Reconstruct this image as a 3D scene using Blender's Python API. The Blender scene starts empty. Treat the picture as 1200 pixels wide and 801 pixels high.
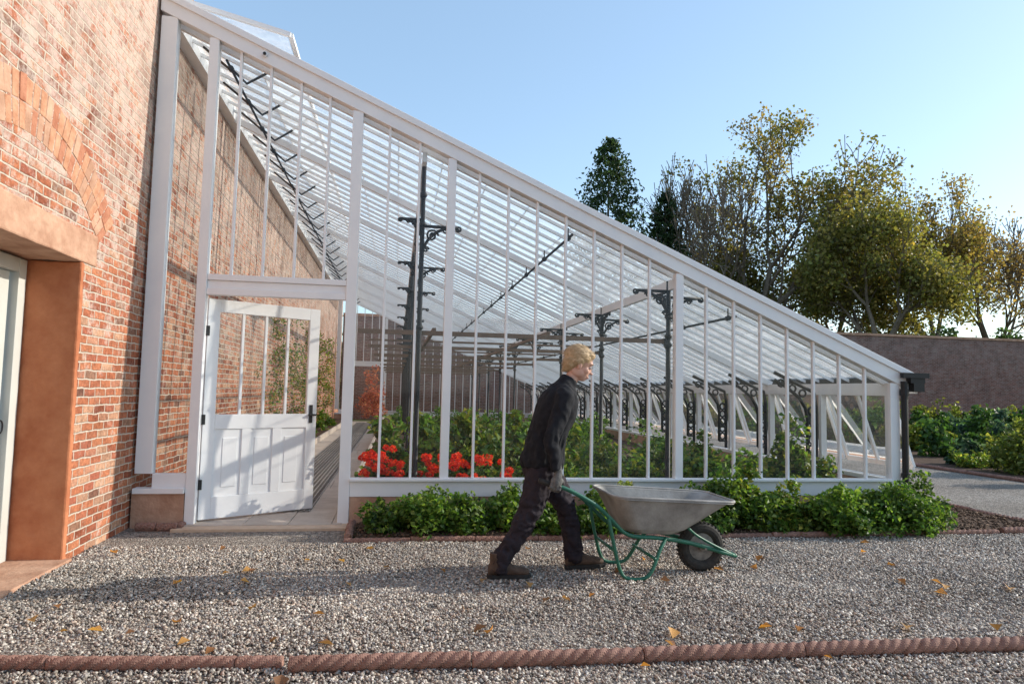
import bpy, math, random
import numpy as np
from mathutils import Vector, Matrix, noise, Quaternion
random.seed(7); rng=np.random.default_rng(11)
SC=bpy.context.scene

# ------------------------------------------------------------------ materials
def newmat(name):
    m=bpy.data.materials.new(name); m.use_nodes=True
    nt=m.node_tree; nt.nodes.clear()
    out=nt.nodes.new('ShaderNodeOutputMaterial')
    return m,nt,out
def N(nt,t,**kw):
    n=nt.nodes.new(t)
    for k,v in kw.items():
        if k in n.inputs.keys(): n.inputs[k].default_value=v
        else: setattr(n,k,v)
    return n
def rgba(c): return (c[0],c[1],c[2],1)
def ramp(nt,stops,src=None):
    r=nt.nodes.new('ShaderNodeValToRGB'); e=r.color_ramp.elements
    e[0].position=stops[0][0]; e[0].color=rgba(stops[0][1])
    e[1].position=stops[-1][0]; e[1].color=rgba(stops[-1][1])
    for p,c in stops[1:-1]:
        x=e.new(p); x.color=rgba(c)
    if src is not None: nt.links.new(src,r.inputs[0])
    return r
def mixc(nt,fac,a,b,mode='MIX'):
    m=nt.nodes.new('ShaderNodeMix'); m.data_type='RGBA'; m.blend_type=mode
    for s,v in ((m.inputs[0],fac),(m.inputs[6],a),(m.inputs[7],b)):
        if hasattr(v,'links'): nt.links.new(v,s)
        elif isinstance(v,(int,float)): s.default_value=v
        else: s.default_value=rgba(v)
    return m.outputs[2]
def simple(name,c1,c2,scale=8,rough=.6,bump=.1,bscale=40,metal=0,spec=.5,detail=6):
    m,nt,out=newmat(name); b=N(nt,'ShaderNodeBsdfPrincipled',Roughness=rough,Metallic=metal)
    b.inputs['Specular IOR Level'].default_value=spec
    tc=N(nt,'ShaderNodeTexCoord'); n=N(nt,'ShaderNodeTexNoise',Scale=scale,Detail=detail,Roughness=.65)
    nt.links.new(tc.outputs['Object'],n.inputs['Vector'])
    r=ramp(nt,[(.3,c1),(.7,c2)],n.outputs[0]); nt.links.new(r.outputs[0],b.inputs['Base Color'])
    if bump:
        n2=N(nt,'ShaderNodeTexNoise',Scale=bscale,Detail=4); nt.links.new(tc.outputs['Object'],n2.inputs['Vector'])
        bp=N(nt,'ShaderNodeBump',Strength=bump,Distance=.01); nt.links.new(n2.outputs[0],bp.inputs['Height']); nt.links.new(bp.outputs[0],b.inputs['Normal'])
    nt.links.new(b.outputs[0],out.inputs[0]); return m
def brickmat(name,axis,pal,mortar,wash=.45,washc=(.62,.56,.50),wz=(1.0,4.2,-.07,.07),dark=(.52,.46,.43)):
    m,nt,out=newmat(name); b=N(nt,'ShaderNodeBsdfPrincipled',Roughness=.9)
    b.inputs['Specular IOR Level'].default_value=.2
    tc=N(nt,'ShaderNodeTexCoord'); sp=N(nt,'ShaderNodeSeparateXYZ'); cb=N(nt,'ShaderNodeCombineXYZ')
    nt.links.new(tc.outputs['Object'],sp.inputs[0]); nt.links.new(sp.outputs[axis],cb.inputs[0]); nt.links.new(sp.outputs[2],cb.inputs[1])
    dn=N(nt,'ShaderNodeTexNoise',Scale=6,Detail=5); nt.links.new(tc.outputs['Object'],dn.inputs['Vector'])
    vm=N(nt,'ShaderNodeVectorMath',operation='MULTIPLY_ADD'); nt.links.new(dn.outputs['Color'],vm.inputs[0]); vm.inputs[1].default_value=(.045,.032,0); nt.links.new(cb.outputs[0],vm.inputs[2])
    br=N(nt,'ShaderNodeTexBrick',Scale=1); br.inputs['Color1'].default_value=(0,0,0,1); br.inputs['Color2'].default_value=(1,1,1,1); br.inputs['Mortar'].default_value=(.5,.5,.5,1)
    br.inputs['Mortar Size'].default_value=.0085; br.inputs['Mortar Smooth'].default_value=.4
    br.inputs['Brick Width'].default_value=.215; br.inputs['Row Height'].default_value=.072
    nt.links.new(vm.outputs[0],br.inputs['Vector'])
    r=ramp(nt,pal,br.outputs['Color'])
    f=N(nt,'ShaderNodeTexNoise',Scale=26,Detail=7,Roughness=.75); nt.links.new(tc.outputs['Object'],f.inputs['Vector'])
    fr=ramp(nt,[(.32,(.50,.47,.45)),(.68,(1.3,1.27,1.22))],f.outputs[0])
    c=mixc(nt,1.0,r.outputs[0],fr.outputs[0],'MULTIPLY')
    w=N(nt,'ShaderNodeTexNoise',Scale=4.5,Detail=12,Roughness=.84); nt.links.new(tc.outputs['Object'],w.inputs['Vector'])
    mr=N(nt,'ShaderNodeMapRange'); nt.links.new(sp.outputs[2],mr.inputs[0]); mr.inputs[1].default_value=wz[0]; mr.inputs[2].default_value=wz[1]; mr.inputs[3].default_value=wz[2]; mr.inputs[4].default_value=wz[3]
    ad=N(nt,'ShaderNodeMath',operation='ADD'); nt.links.new(w.outputs[0],ad.inputs[0]); nt.links.new(mr.outputs[0],ad.inputs[1])
    wr=ramp(nt,[(.48,(0,0,0)),(.57,(wash,wash,wash))],ad.outputs[0])
    c=mixc(nt,wr.outputs[0],c,washc)
    d=N(nt,'ShaderNodeTexNoise',Scale=1.3,Detail=10,Roughness=.78); nt.links.new(vm.outputs[0],d.inputs['Vector'])
    dr=ramp(nt,[(.38,dark),(.53,(1,1,1))],d.outputs[0]); c=mixc(nt,.85,c,dr.outputs[0],'MULTIPLY')
    mo=mixc(nt,.6,mortar,fr.outputs[0],'MULTIPLY'); c=mixc(nt,br.outputs['Fac'],c,mo)
    nt.links.new(c,b.inputs['Base Color'])
    h=N(nt,'ShaderNodeMath',operation='MULTIPLY_ADD'); nt.links.new(f.outputs[0],h.inputs[0]); h.inputs[1].default_value=.8
    inv=N(nt,'ShaderNodeMath',operation='SUBTRACT'); inv.inputs[0].default_value=1; nt.links.new(br.outputs['Fac'],inv.inputs[1]); nt.links.new(inv.outputs[0],h.inputs[2])
    bp=N(nt,'ShaderNodeBump',Strength=.9,Distance=.015); nt.links.new(h.outputs[0],bp.inputs['Height']); nt.links.new(bp.outputs[0],b.inputs['Normal'])
    nt.links.new(b.outputs[0],out.inputs[0]); return m
PAL=[(.0,(.27,.085,.05)),(.2,(.43,.15,.08)),(.45,(.53,.215,.115)),(.7,(.40,.135,.085)),(.86,(.60,.36,.24)),(1.,(.17,.08,.06))]
M_brick=brickmat('old_brick',1,PAL,(.58,.50,.42),.74,(.62,.52,.46))
PAL2=[(.0,(.19,.09,.07)),(.4,(.30,.14,.11)),(.8,(.26,.14,.12)),(1.,(.34,.22,.18))]
M_brick2=brickmat('far_brick',0,PAL2,(.34,.29,.26),.3,(.38,.33,.31))
M_sand=simple('red_sandstone',(.34,.10,.045),(.56,.23,.115),2.5,.9,1,22,0,.2,12)
M_sand2=simple('tan_sandstone',(.34,.18,.115),(.58,.37,.26),4,.9,1,22,0,.2,10)
M_vous=simple('arch_brick',(.40,.18,.10),(.58,.34,.22),9,.9,1,30,0,.2,9)
M_white=simple('white_paint',(.78,.79,.81),(.85,.85,.85),3,.38,.04,60)
M_grey=simple('grey_door_paint',(.50,.51,.48),(.56,.57,.54),3,.45,.05,60)
M_black=simple('black_iron',(.008,.008,.009),(.018,.018,.02),10,.5,.1,60,0,.4)
M_brown=simple('timber_tie',(.14,.085,.055),(.22,.14,.09),12,.6,.1)
M_stone=simple('paving_stone',(.42,.35,.29),(.56,.48,.41),4,.85,.3,40,0,.3)
M_terra=simple('terracotta_rope',(.17,.09,.068),(.36,.21,.165),16,.85,.6,60,0,.25,9)
M_soil=simple('soil',(.055,.035,.025),(.13,.085,.06),9,1,1,30,0,.1)
M_grass=simple('grass_ground',(.045,.07,.02),(.12,.12,.05),1.5,1,.8,30,0,.1)
M_bark=simple('bark',(.12,.095,.07),(.24,.19,.15),6,.95,.6,20,0,.1)
def gravelmat():
    m,nt,out=newmat('gravel'); b=N(nt,'ShaderNodeBsdfPrincipled',Roughness=.95); b.inputs['Specular IOR Level'].default_value=.2
    tc=N(nt,'ShaderNodeTexCoord'); v=N(nt,'ShaderNodeTexVoronoi',Scale=60); nt.links.new(tc.outputs['Object'],v.inputs['Vector'])
    sp=N(nt,'ShaderNodeSeparateColor'); nt.links.new(v.outputs['Color'],sp.inputs[0])
    r=ramp(nt,[(0,(.12,.105,.095)),(.4,(.26,.23,.20)),(.75,(.40,.355,.31)),(1,(.55,.50,.44))],sp.outputs[0])
    n=N(nt,'ShaderNodeTexNoise',Scale=.9,Detail=5); nt.links.new(tc.outputs['Object'],n.inputs['Vector'])
    rr=ramp(nt,[(.3,(.72,.70,.68)),(.65,(1,1,1))],n.outputs[0]); c=mixc(nt,1.0,r.outputs[0],rr.outputs[0],'MULTIPLY')
    nt.links.new(c,b.inputs['Base Color'])
    mm=N(nt,'ShaderNodeMath',operation='SUBTRACT'); mm.inputs[0].default_value=1; nt.links.new(v.outputs['Distance'],mm.inputs[1])
    bp=N(nt,'ShaderNodeBump',Strength=1,Distance=.02); nt.links.new(mm.outputs[0],bp.inputs['Height']); nt.links.new(bp.outputs[0],b.inputs['Normal'])
    nt.links.new(b.outputs[0],out.inputs[0]); return m
M_gravel=gravelmat()
def vcol(name,rough=.8,trans=0,spec=.3):
    m,nt,out=newmat(name); b=N(nt,'ShaderNodeBsdfPrincipled',Roughness=rough); b.inputs['Specular IOR Level'].default_value=spec
    a=N(nt,'ShaderNodeVertexColor',layer_name='Col'); nt.links.new(a.outputs[0],b.inputs['Base Color'])
    if trans:
        t=N(nt,'ShaderNodeBsdfTranslucent'); g=mixc(nt,1.0,a.outputs[0],(1.6,1.6,.8),'MULTIPLY'); nt.links.new(g,t.inputs[0])
        mx=N(nt,'ShaderNodeMixShader'); mx.inputs[0].default_value=trans; nt.links.new(b.outputs[0],mx.inputs[1]); nt.links.new(t.outputs[0],mx.inputs[2]); nt.links.new(mx.outputs[0],out.inputs[0])
    else: nt.links.new(b.outputs[0],out.inputs[0])
    return m
M_leaf=vcol('leaf',.5,.42,.35); M_stonev=vcol('gravel_stone',.9,0,.2)
def glassmat(name,haze,hc=(.85,.9,.95),refl=.6,trl=.5):
    m,nt,out=newmat(name)
    t=N(nt,'ShaderNodeBsdfTransparent'); t.inputs[0].default_value=(.97,.98,.975,1)
    g=N(nt,'ShaderNodeBsdfGlossy',Roughness=.02); g.inputs[0].default_value=(1,1,1,1)
    fr=N(nt,'ShaderNodeFresnel',IOR=1.45); mx=N(nt,'ShaderNodeMixShader')
    fm=N(nt,'ShaderNodeMath',operation='MULTIPLY'); nt.links.new(fr.outputs[0],fm.inputs[0]); fm.inputs[1].default_value=refl
    tc=N(nt,'ShaderNodeTexCoord'); n=N(nt,'ShaderNodeTexNoise',Scale=1.5,Detail=2); nt.links.new(tc.outputs['Object'],n.inputs['Vector'])
    bp=N(nt,'ShaderNodeBump',Strength=.05,Distance=.05); nt.links.new(n.outputs[0],bp.inputs['Height']); nt.links.new(bp.outputs[0],g.inputs['Normal'])
    nt.links.new(fm.outputs[0],mx.inputs[0]); nt.links.new(t.outputs[0],mx.inputs[1]); nt.links.new(g.outputs[0],mx.inputs[2])
    d=N(nt,'ShaderNodeBsdfTranslucent'); d.inputs[0].default_value=rgba(hc)
    d2=N(nt,'ShaderNodeBsdfDiffuse'); d2.inputs[0].default_value=rgba(hc)
    dm=N(nt,'ShaderNodeMixShader'); dm.inputs[0].default_value=1-trl; nt.links.new(d.outputs[0],dm.inputs[1]); nt.links.new(d2.outputs[0],dm.inputs[2])
    n2=N(nt,'ShaderNodeTexNoise',Scale=3,Detail=6,Roughness=.7); nt.links.new(tc.outputs['Object'],n2.inputs['Vector'])
    hr=ramp(nt,[(.3,(haze*.6,)*3),(.7,(min(haze*1.4,1),)*3)],n2.outputs[0])
    m2=N(nt,'ShaderNodeMixShader'); nt.links.new(hr.outputs[0],m2.inputs[0]); nt.links.new(mx.outputs[0],m2.inputs[1]); nt.links.new(dm.outputs[0],m2.inputs[2])
    nt.links.new(m2.outputs[0],out.inputs[0]); return m
M_glass=glassmat('gable_glass',.02,refl=.6); M_rglass=glassmat('roof_glass',.30,(.93,.95,.97),.25,.8)

# ------------------------------------------------------------------ geometry helpers
def empty(name,loc=(0,0,0)):
    e=bpy.data.objects.new(name,None); SC.collection.objects.link(e); e.location=loc; return e
def parent(o,p):
    o.parent=p; o.matrix_parent_inverse=Matrix.Translation(-Vector(p.location))
class Geo:
    def __init__(s): s.V=[];s.F=[];s.M=[]
    def add(s,v,f,m=0):
        o=len(s.V); s.V+= [tuple(x) for x in v]; s.F+=[tuple(i+o for i in q) for q in f]; s.M+=[m]*len(f)
    def box(s,x0,x1,y0,y1,z0,z1,m=0):
        s.add([(x0,y0,z0),(x1,y0,z0),(x1,y1,z0),(x0,y1,z0),(x0,y0,z1),(x1,y0,z1),(x1,y1,z1),(x0,y1,z1)],
              [(0,3,2,1),(4,5,6,7),(0,1,5,4),(1,2,6,5),(2,3,7,6),(3,0,4,7)],m)
    def beam(s,a,b,w,h,m=0,up=(0,0,1)):
        a=Vector(a);b=Vector(b);d=(b-a).normalized();u=Vector(up)
        sd=d.cross(u).normalized(); u=sd.cross(d).normalized()
        vs=[]
        for p in (a,b):
            for i,j in ((-1,-1),(1,-1),(1,1),(-1,1)): vs.append(p+sd*(i*w/2)+u*(j*h/2))
        s.add(vs,[(0,1,2,3),(7,6,5,4),(0,4,5,1),(1,5,6,2),(2,6,7,3),(3,7,4,0)],m)
    def tube(s,path,r,n=8,m=0,closed=False):
        P=[Vector(p) for p in path]; k=len(P)
        R=r if hasattr(r,'__len__') else [r]*k
        prev=None;rings=[]
        for i in range(k):
            if closed: t=(P[(i+1)%k]-P[i-1]).normalized()
            else: t=(P[min(i+1,k-1)]-P[max(i-1,0)]).normalized()
            if prev is None:
                a=Vector((0,0,1)) if abs(t.z)<.9 else Vector((1,0,0)); u=t.cross(a).normalized()
            else:
                u=(prev-t*prev.dot(t)); u=u.normalized() if u.length>1e-6 else t.orthogonal().normalized()
            prev=u; v=t.cross(u)
            rings.append([P[i]+(u*math.cos(2*math.pi*j/n)+v*math.sin(2*math.pi*j/n))*R[i] for j in range(n)])
        vs=[p for g in rings for p in g]; fs=[]
        for i in range(k if closed else k-1):
            a=i*n;b=((i+1)%k)*n
            for j in range(n): fs.append((a+j,a+(j+1)%n,b+(j+1)%n,b+j))
        if not closed:
            fs.append(tuple(range(n-1,-1,-1))); fs.append(tuple((k-1)*n+j for j in range(n)))
        s.add(vs,fs,m)
    def loft(s,secs,n=20,m=0,power=2.0):
        vs=[];fs=[]
        for c,A,B in secs:
            c=Vector(c);A=Vector(A);B=Vector(B)
            for j in range(n):
                t=2*math.pi*j/n; ca,sa=math.cos(t),math.sin(t)
                ca=math.copysign(abs(ca)**(2/power),ca); sa=math.copysign(abs(sa)**(2/power),sa)
                vs.append(c+A*ca+B*sa)
        k=len(secs)
        for i in range(k-1):
            for j in range(n): fs.append((i*n+j,i*n+(j+1)%n,(i+1)*n+(j+1)%n,(i+1)*n+j))
        fs.append(tuple(range(n-1,-1,-1))); fs.append(tuple((k-1)*n+j for j in range(n)))
        s.add(vs,fs,m)
    def ell(s,c,r,n=16,k=10,R=None,m=0):
        c=Vector(c);vs=[];fs=[]
        R=R or Matrix.Identity(3)
        for i in range(k+1):
            a=math.pi*i/k
            for j in range(n):
                b=2*math.pi*j/n
                vs.append(c+R@Vector((r[0]*math.sin(a)*math.cos(b),r[1]*math.sin(a)*math.sin(b),r[2]*math.cos(a))))
        for i in range(k):
            for j in range(n): fs.append((i*n+j,(i+1)*n+j,(i+1)*n+(j+1)%n,i*n+(j+1)%n))
        s.add(vs,fs,m)
    def build(s,name,mats,par=None,smooth=False,bevel=0):
        me=bpy.data.meshes.new(name); me.from_pydata(s.V,[],s.F); 
        for m in (mats if isinstance(mats,(list,tuple)) else [mats]): me.materials.append(m)
        me.polygons.foreach_set('material_index',s.M)
        me.update()
        if smooth: me.polygons.foreach_set('use_smooth',[True]*len(s.F))
        o=bpy.data.objects.new(name,me); SC.collection.objects.link(o)
        if bevel:
            b=o.modifiers.new('bevel','BEVEL'); b.width=bevel; b.segments=2; b.limit_method='ANGLE'
        if par: parent(o,par)
        return o
def npmesh(name,V,Ftri,col,mat,par=None,smooth=False,k=3):
    me=bpy.data.meshes.new(name); nv=len(V); nf=len(Ftri)
    me.vertices.add(nv); me.vertices.foreach_set('co',V.astype(np.float32).ravel())
    me.loops.add(nf*k); me.loops.foreach_set('vertex_index',Ftri.astype(np.int32).ravel())
    me.polygons.add(nf); me.polygons.foreach_set('loop_start',np.arange(nf,dtype=np.int32)*k); me.polygons.foreach_set('loop_total',np.full(nf,k,dtype=np.int32))
    if smooth: me.polygons.foreach_set('use_smooth',np.ones(nf,dtype=bool))
    me.update(calc_edges=True)
    if col is not None:
        ca=me.color_attributes.new('Col','FLOAT_COLOR','POINT'); c=np.ones((nv,4),np.float32); c[:,:3]=col; ca.data.foreach_set('color',c.ravel())
    me.materials.append(mat); o=bpy.data.objects.new(name,me); SC.collection.objects.link(o)
    if par: parent(o,par)
    return o
def pal(cols,n,var=.2):
    c=np.array(cols)[rng.integers(0,len(cols),n)]
    return np.clip(c*(1+rng.normal(0,var,(n,1))),.003,1)
def leaves(name,P,size,cols,mat=None,par=None,aspect=.6,flat=0.,up=0.,fold=.15):
    n=len(P); s=np.broadcast_to(size,(n,)).reshape(n,1)*rng.uniform(.65,1.3,(n,1))
    nr=rng.normal(0,1,(n,3)); nr[:,2]=np.abs(nr[:,2])+flat; nr/=np.linalg.norm(nr,axis=1,keepdims=True)
    d=rng.normal(0,1,(n,3)); d[:,2]+=up; d-=nr*(d*nr).sum(1,keepdims=True); d/=np.linalg.norm(d,axis=1,keepdims=True)
    w=np.cross(nr,d)
    V=np.empty((n,4,3)); V[:,0]=P-d*s*.5; V[:,1]=P+w*s*aspect*.5+nr*s*fold; V[:,2]=P+d*s*.5-nr*s*.08; V[:,3]=P-w*s*aspect*.5+nr*s*fold
    b=np.arange(n)[:,None]*4
    F=np.concatenate([b+np.array([[0,1,2]]),b+np.array([[0,2,3]])])
    return npmesh(name,V.reshape(-1,3),F,np.repeat(cols,4,axis=0),mat or M_leaf,par)
def bushpts(c,r,ncl,npl,cr=.3,zmin=.02):
    c=np.array(c);r=np.array(r); out=[]
    for i in range(ncl):
        d=rng.normal(0,1,3); d/=np.linalg.norm(d); d[2]=abs(d[2])*1.0
        q=c+d*r*rng.uniform(.35,.9)
        rad=np.mean(r)*cr*rng.uniform(.6,1.4)
        e=rng.normal(0,1,(npl,3)); e/=np.linalg.norm(e,axis=1,keepdims=True); e*=rad*rng.uniform(.5,1.1,(npl,1))
        out.append(q+e)
    P=np.concatenate(out); P=P[P[:,2]>zmin]; return P
def shadecol(P,cols,var=.25,clump=.4):
    c=pal(cols,len(P),var)
    k=np.sin(P[:,0]*5.1+P[:,2]*7+np.sin(P[:,1]*6))*np.cos(P[:,1]*4.3+P[:,0]*2.2)
    return np.clip(c*(1+clump*k[:,None]),.003,1)

# ------------------------------------------------------------------ ground
g=Geo(); g.add([(-250,-250,-.012),(350,-250,-.012),(350,450,-.012),(-250,450,-.012)],[(0,1,2,3)])
g.build('ground',M_grass)
g=Geo(); g.add([(0,-14,-.004),(30,-14,-.004),(30,-.86,-.004),(0,-.86,-.004)],[(0,1,2,3)])
g.add([(9.75,-.86,-.004),(13.5,-.86,-.004),(13.5,24,-.004),(9.75,24,-.004)],[(0,1,2,3)])
g.add([(0,-.86,-.004),(2.15,-.86,-.004),(2.15,0,-.004),(0,0,-.004)],[(0,1,2,3)])
g.build('gravel_path',M_gravel)
g=Geo(); g.box(2.2,8.3,-.82,-.02,-.01,.04); g.box(8.35,9.7,-.82,24,-.01,.035); g.box(13.62,40,-.8,24,-.01,.04)
g.build('soil_bed',M_soil)
def chunks(name,n,region,size,cols,zoff=0,filt=True,mat=None):
    P=[]
    while sum(len(p) for p in P)<n:
        x=rng.uniform(region[0],region[1],n); y=rng.uniform(region[2],region[3],n)
        ok=(x>.02)
        if filt: ok=(x<2.5+(y+7.39)*1.06+.6)&(x>2.5-(y+7.39)*.62-.3)&(x>.02)
        P.append(np.stack([x[ok],y[ok]],1))
    P=np.concatenate(P)[:n]
    base=np.array([[1,0,0],[-1,0,0],[0,1,0],[0,-1,0],[0,0,1],[0,0,-1]],float)
    V=base[None]+rng.uniform(-.38,.38,(n,6,3)); s=size*rng.uniform(.5,1.6,(n,1,1))*rng.uniform(.6,1.1,(n,1,3)); s[:,:,2]*=.75
    V=V*s
    a=rng.uniform(0,2*np.pi,n); t=rng.normal(0,.5,n)
    x=V[:,:,0]*np.cos(a)[:,None]-V[:,:,1]*np.sin(a)[:,None]; y=V[:,:,0]*np.sin(a)[:,None]+V[:,:,1]*np.cos(a)[:,None]; z=V[:,:,2]
    x,z=x*np.cos(t)[:,None]-z*np.sin(t)[:,None],x*np.sin(t)[:,None]+z*np.cos(t)[:,None]
    und=np.sin(P[:,0]*2.1+np.sin(P[:,1]*3))*np.cos(P[:,1]*2.7)
    zz=zoff+rng.uniform(-.001,.008,n)+.008*und+.004*np.sin(P[:,0]*7+P[:,1]*2)*np.sin(P[:,1]*9)
    V=np.stack([x+P[:,0,None],y+P[:,1,None],z+zz[:,None]],2)
    T=np.array([[0,2,4],[2,1,4],[1,3,4],[3,0,4],[2,0,5],[1,2,5],[3,1,5],[0,3,5]])
    F=(np.arange(n)[:,None,None]*6+T[None]).reshape(-1,3)
    c=pal(cols,n,.2)*(1+.15*np.sin(P[:,0]*1.3+2*np.sin(P[:,1]*.9))*np.sin(P[:,1]*2.3+P[:,0]*.7))[:,None]
    return npmesh(name,V.reshape(-1,3),F,np.repeat(np.clip(c,.02,.9),6,axis=0),mat or M_stonev)
chunks('gravel_stones',150000,(0,10.5,-5.2,-.88),.0098,[(.33,.295,.255),(.41,.365,.32),(.50,.45,.39),(.21,.19,.17),(.43,.35,.28),(.60,.56,.50),(.32,.25,.21),(.26,.25,.245)])
chunks('soil_clods',5000,(8.4,9.7,-.8,6),.018,[(.10,.065,.045),(.14,.09,.06),(.07,.045,.03)],.035,False)
chunks('soil_clods.001',6000,(2.15,8.4,-.8,-.1),.015,[(.10,.065,.045),(.14,.09,.06),(.07,.045,.03)],.04,False)

# ------------------------------------------------------------------ garden wall with doorway
W=empty('brick_wall')
H=5.75; OY0,OY1,OZ=-3.2,-1.36,2.36
g=Geo(); g.box(-.5,0,-16,OY0,-.02,H); g.box(-.5,0,OY1,24.8,-.02,H); g.box(-.5,0,OY0,OY1,OZ+.26,H)
g.build('masonry',M_brick,W)
g=Geo(); g.box(-.55,.05,-16,24.8,H,H+.1); g.build('coping',M_sand2,W)
def rough(o,amp,freq,cuts):
    s=o.modifiers.new('sub','SUBSURF'); s.subdivision_type='SIMPLE'; s.levels=cuts; s.render_levels=cuts
    t=bpy.data.textures.new('rough','CLOUDS'); t.noise_scale=freq
    d=o.modifiers.new('disp','DISPLACE'); d.texture=t; d.strength=amp; d.mid_level=.5; d.texture_coords='GLOBAL'
g=Geo()
g.box(-.48,.010,OY1-.05,OY1+.014,.002,OZ-.003); g.box(-.48,.010,OY0-.014,OY0+.05,.002,OZ-.003)
o=g.build('door_jamb',M_sand,W,bevel=.014); rough(o,.022,.16,6)
g=Geo(); g.box(-.48,.012,OY0-.2,OY1+.22,OZ,OZ+.262); o=g.build('lintel',M_sand2,W,bevel=.014); rough(o,.018,.15,5)
g=Geo(); cy0=(OY0+OY1)/2; n=34; Rr=1.62; zc=OZ+.28-1.1
for i in range(n):
    a0=math.radians(-49+98*i/n); a1=math.radians(-49+98*(i+.90)/n)
    for ra,rb in ((Rr-.08,Rr+.10),(Rr+.108,Rr+.29)):
        off=random.uniform(-.006,.006)
        q=[(cy0+r*math.sin(a),zc+r*math.cos(a)) for r,a in ((ra,a0+off),(ra,a1+off),(rb+random.uniform(-.012,.012),a1),(rb,a0))]
        xo=.001+random.uniform(0,.007)
        vs=[(x,y,z) for x in (-.02,xo) for y,z in q]
        g.add(vs,[(0,1,2,3),(7,6,5,4),(0,4,5,1),(1,5,6,2),(2,6,7,3),(3,7,4,0)],random.choice([0,0,1,1,2]))
g.build('relieving_arch',[M_vous,M_sand2,simple('arch_brick_dark',(.34,.13,.075),(.50,.24,.15),9,.9,1,30,0,.2,9)],W,bevel=.006)
g=Geo(); g.box(-.6,.06,OY0-.02,OY1+.0,-.02,.022); g.build('threshold',M_sand2,W,bevel=.008)
g=Geo(); X=-.40
g.box(X-.06,X+.02,OY1-.17,OY1-.062,.022,OZ-.013); g.box(X-.06,X+.02,OY0+.062,OY0+.17,.022,OZ-.013); g.box(X-.06,X+.018,OY0+.17,OY1-.17,OZ-.12,OZ-.013)
y=OY0+.175; pw=.21
while y<OY1-.2:
    y2=min(y+pw,OY1-.178); g.box(X-.07,X-.03,y,y2-.008,.03,OZ-.125); y=y2
g.box(X-.028,X-.01,OY0+.18,OY1-.18,.25,.4)
g.build('painted_door',M_grey,W,bevel=.004)
g=Geo(); g.box(X-.03,X-.01,OY1-.29,OY1-.24,.98,1.16); g.tube([(X+.01,OY1-.265+.035*math.cos(a),1.05+.05*math.sin(a)) for a in np.linspace(0,2*math.pi,16,endpoint=False)],.006,6,0,True)
g.build('door_handle',M_black,W)

# far garden wall
W2=empty('brick_wall.001'); g=Geo(); g.box(.02,75,25,25.45,-.02,4.7); g.build('masonry',M_brick2,W2)
g=Geo(); g.box(.02,75,24.93,25.52,4.7,4.82); g.build('coping',M_sand2,W2)

# ------------------------------------------------------------------ greenhouse
GH=empty('greenhouse'); SL=.434; L=22.0
def rz(x,o=5.22): return o-SL*x
XB=[2.37,2.695,3.35,3.675,4.0,4.325,4.65,4.975,5.30,5.98,6.315,6.645,6.975,7.305,7.635,7.965]
XA=[.82,1.125,1.435,1.735]
def gable(y,door=True):
    g=Geo(); x1=8.62
    vs=[(x,yy,z) for yy in (y-.06,y+.06) for x,z in ((.02,rz(.02)),(x1,rz(x1)),(x1,rz(x1)+.185),(.02,rz(.02)+.185))]
    g.add(vs,[(0,1,2,3),(7,6,5,4),(0,4,5,1),(1,5,6,2),(2,6,7,3),(3,7,4,0)])
    vs=[(x,yy,z) for yy in (y-.085,y-.061) for x,z in ((.02,rz(.02)+.14),(x1+.01,rz(x1)+.14),(x1+.01,rz(x1)+.215),(.02,rz(.02)+.215))]
    g.add(vs,[(0,1,2,3),(7,6,5,4),(0,4,5,1),(1,5,6,2),(2,6,7,3),(3,7,4,0)])
    def post(x0,x1,z0,d=.05,dy=0):
        z=rz(x1)+.02; g.box(x0,x1,y-d+dy,y+d+dy,z0,z)
    post(.03,.19,.52,.052); post(.505,.60,0 if door else .48,.05); post(1.975,2.085,0 if door else .48,.05)
    post(3.0,3.09,.475,.048); post(5.60,5.69,.475,.048); post(8.27,8.39,.0,.048)
    g.box(.191,.504,y-.044,y+.044,.36,.52); g.box(.03,.50,y-.09,y+.04,.33,.362+.02)
    g.box(2.086,8.269,y-.046,y+.046,.29,.45); g.box(2.086,8.269,y-.09,y+.05,.451,.478)
    g.box(.601,1.974,y-.042,y+.042,2.31,2.38); g.box(.601,1.974,y-.04,y+.04,2.46,2.52); g.box(.601,1.974,y-.02,y+.02,2.381,2.459)
    for x in XA: g.box(x-.013,x+.013,y-.025,y+.025,2.521,rz(x)+.005)
    for x in XB: g.box(x-.013,x+.013,y-.025,y+.025,.479,rz(x)+.005)
    g.build('gable_frame',M_white,GH,bevel=.004)
    g=Geo()
    def pane(x0,x1,z0): g.add([(x0,y,z0),(x1,y,z0),(x1,y,rz(x1)),(x0,y,rz(x0))],[(0,1,2,3)])
    pane(.19,.505,.52); pane(.60,1.975,2.52); pane(2.085,8.27,.478)
    g.build('gable_glass',M_glass,GH)
    g=Geo(); g.box(.02,.50,y-.06,y+.04,-.01,.329); g.box(2.086,8.27,y-.035,y+.04,-.01,.289); g.build('plinth_stone',M_sand2,GH)
gable(0); gable(L)
g=Geo(); g.tube([(1.06,-.085,rz(1.06)+.08),(1.06,-.07,rz(1.06)+.08)],.03,14); g.tube([(1.06,-.1,rz(1.06)+.08),(1.06,-.086,rz(1.06)+.08)],.016,10,1); g.build('rafter_boss',[M_white,M_black],GH)
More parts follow.
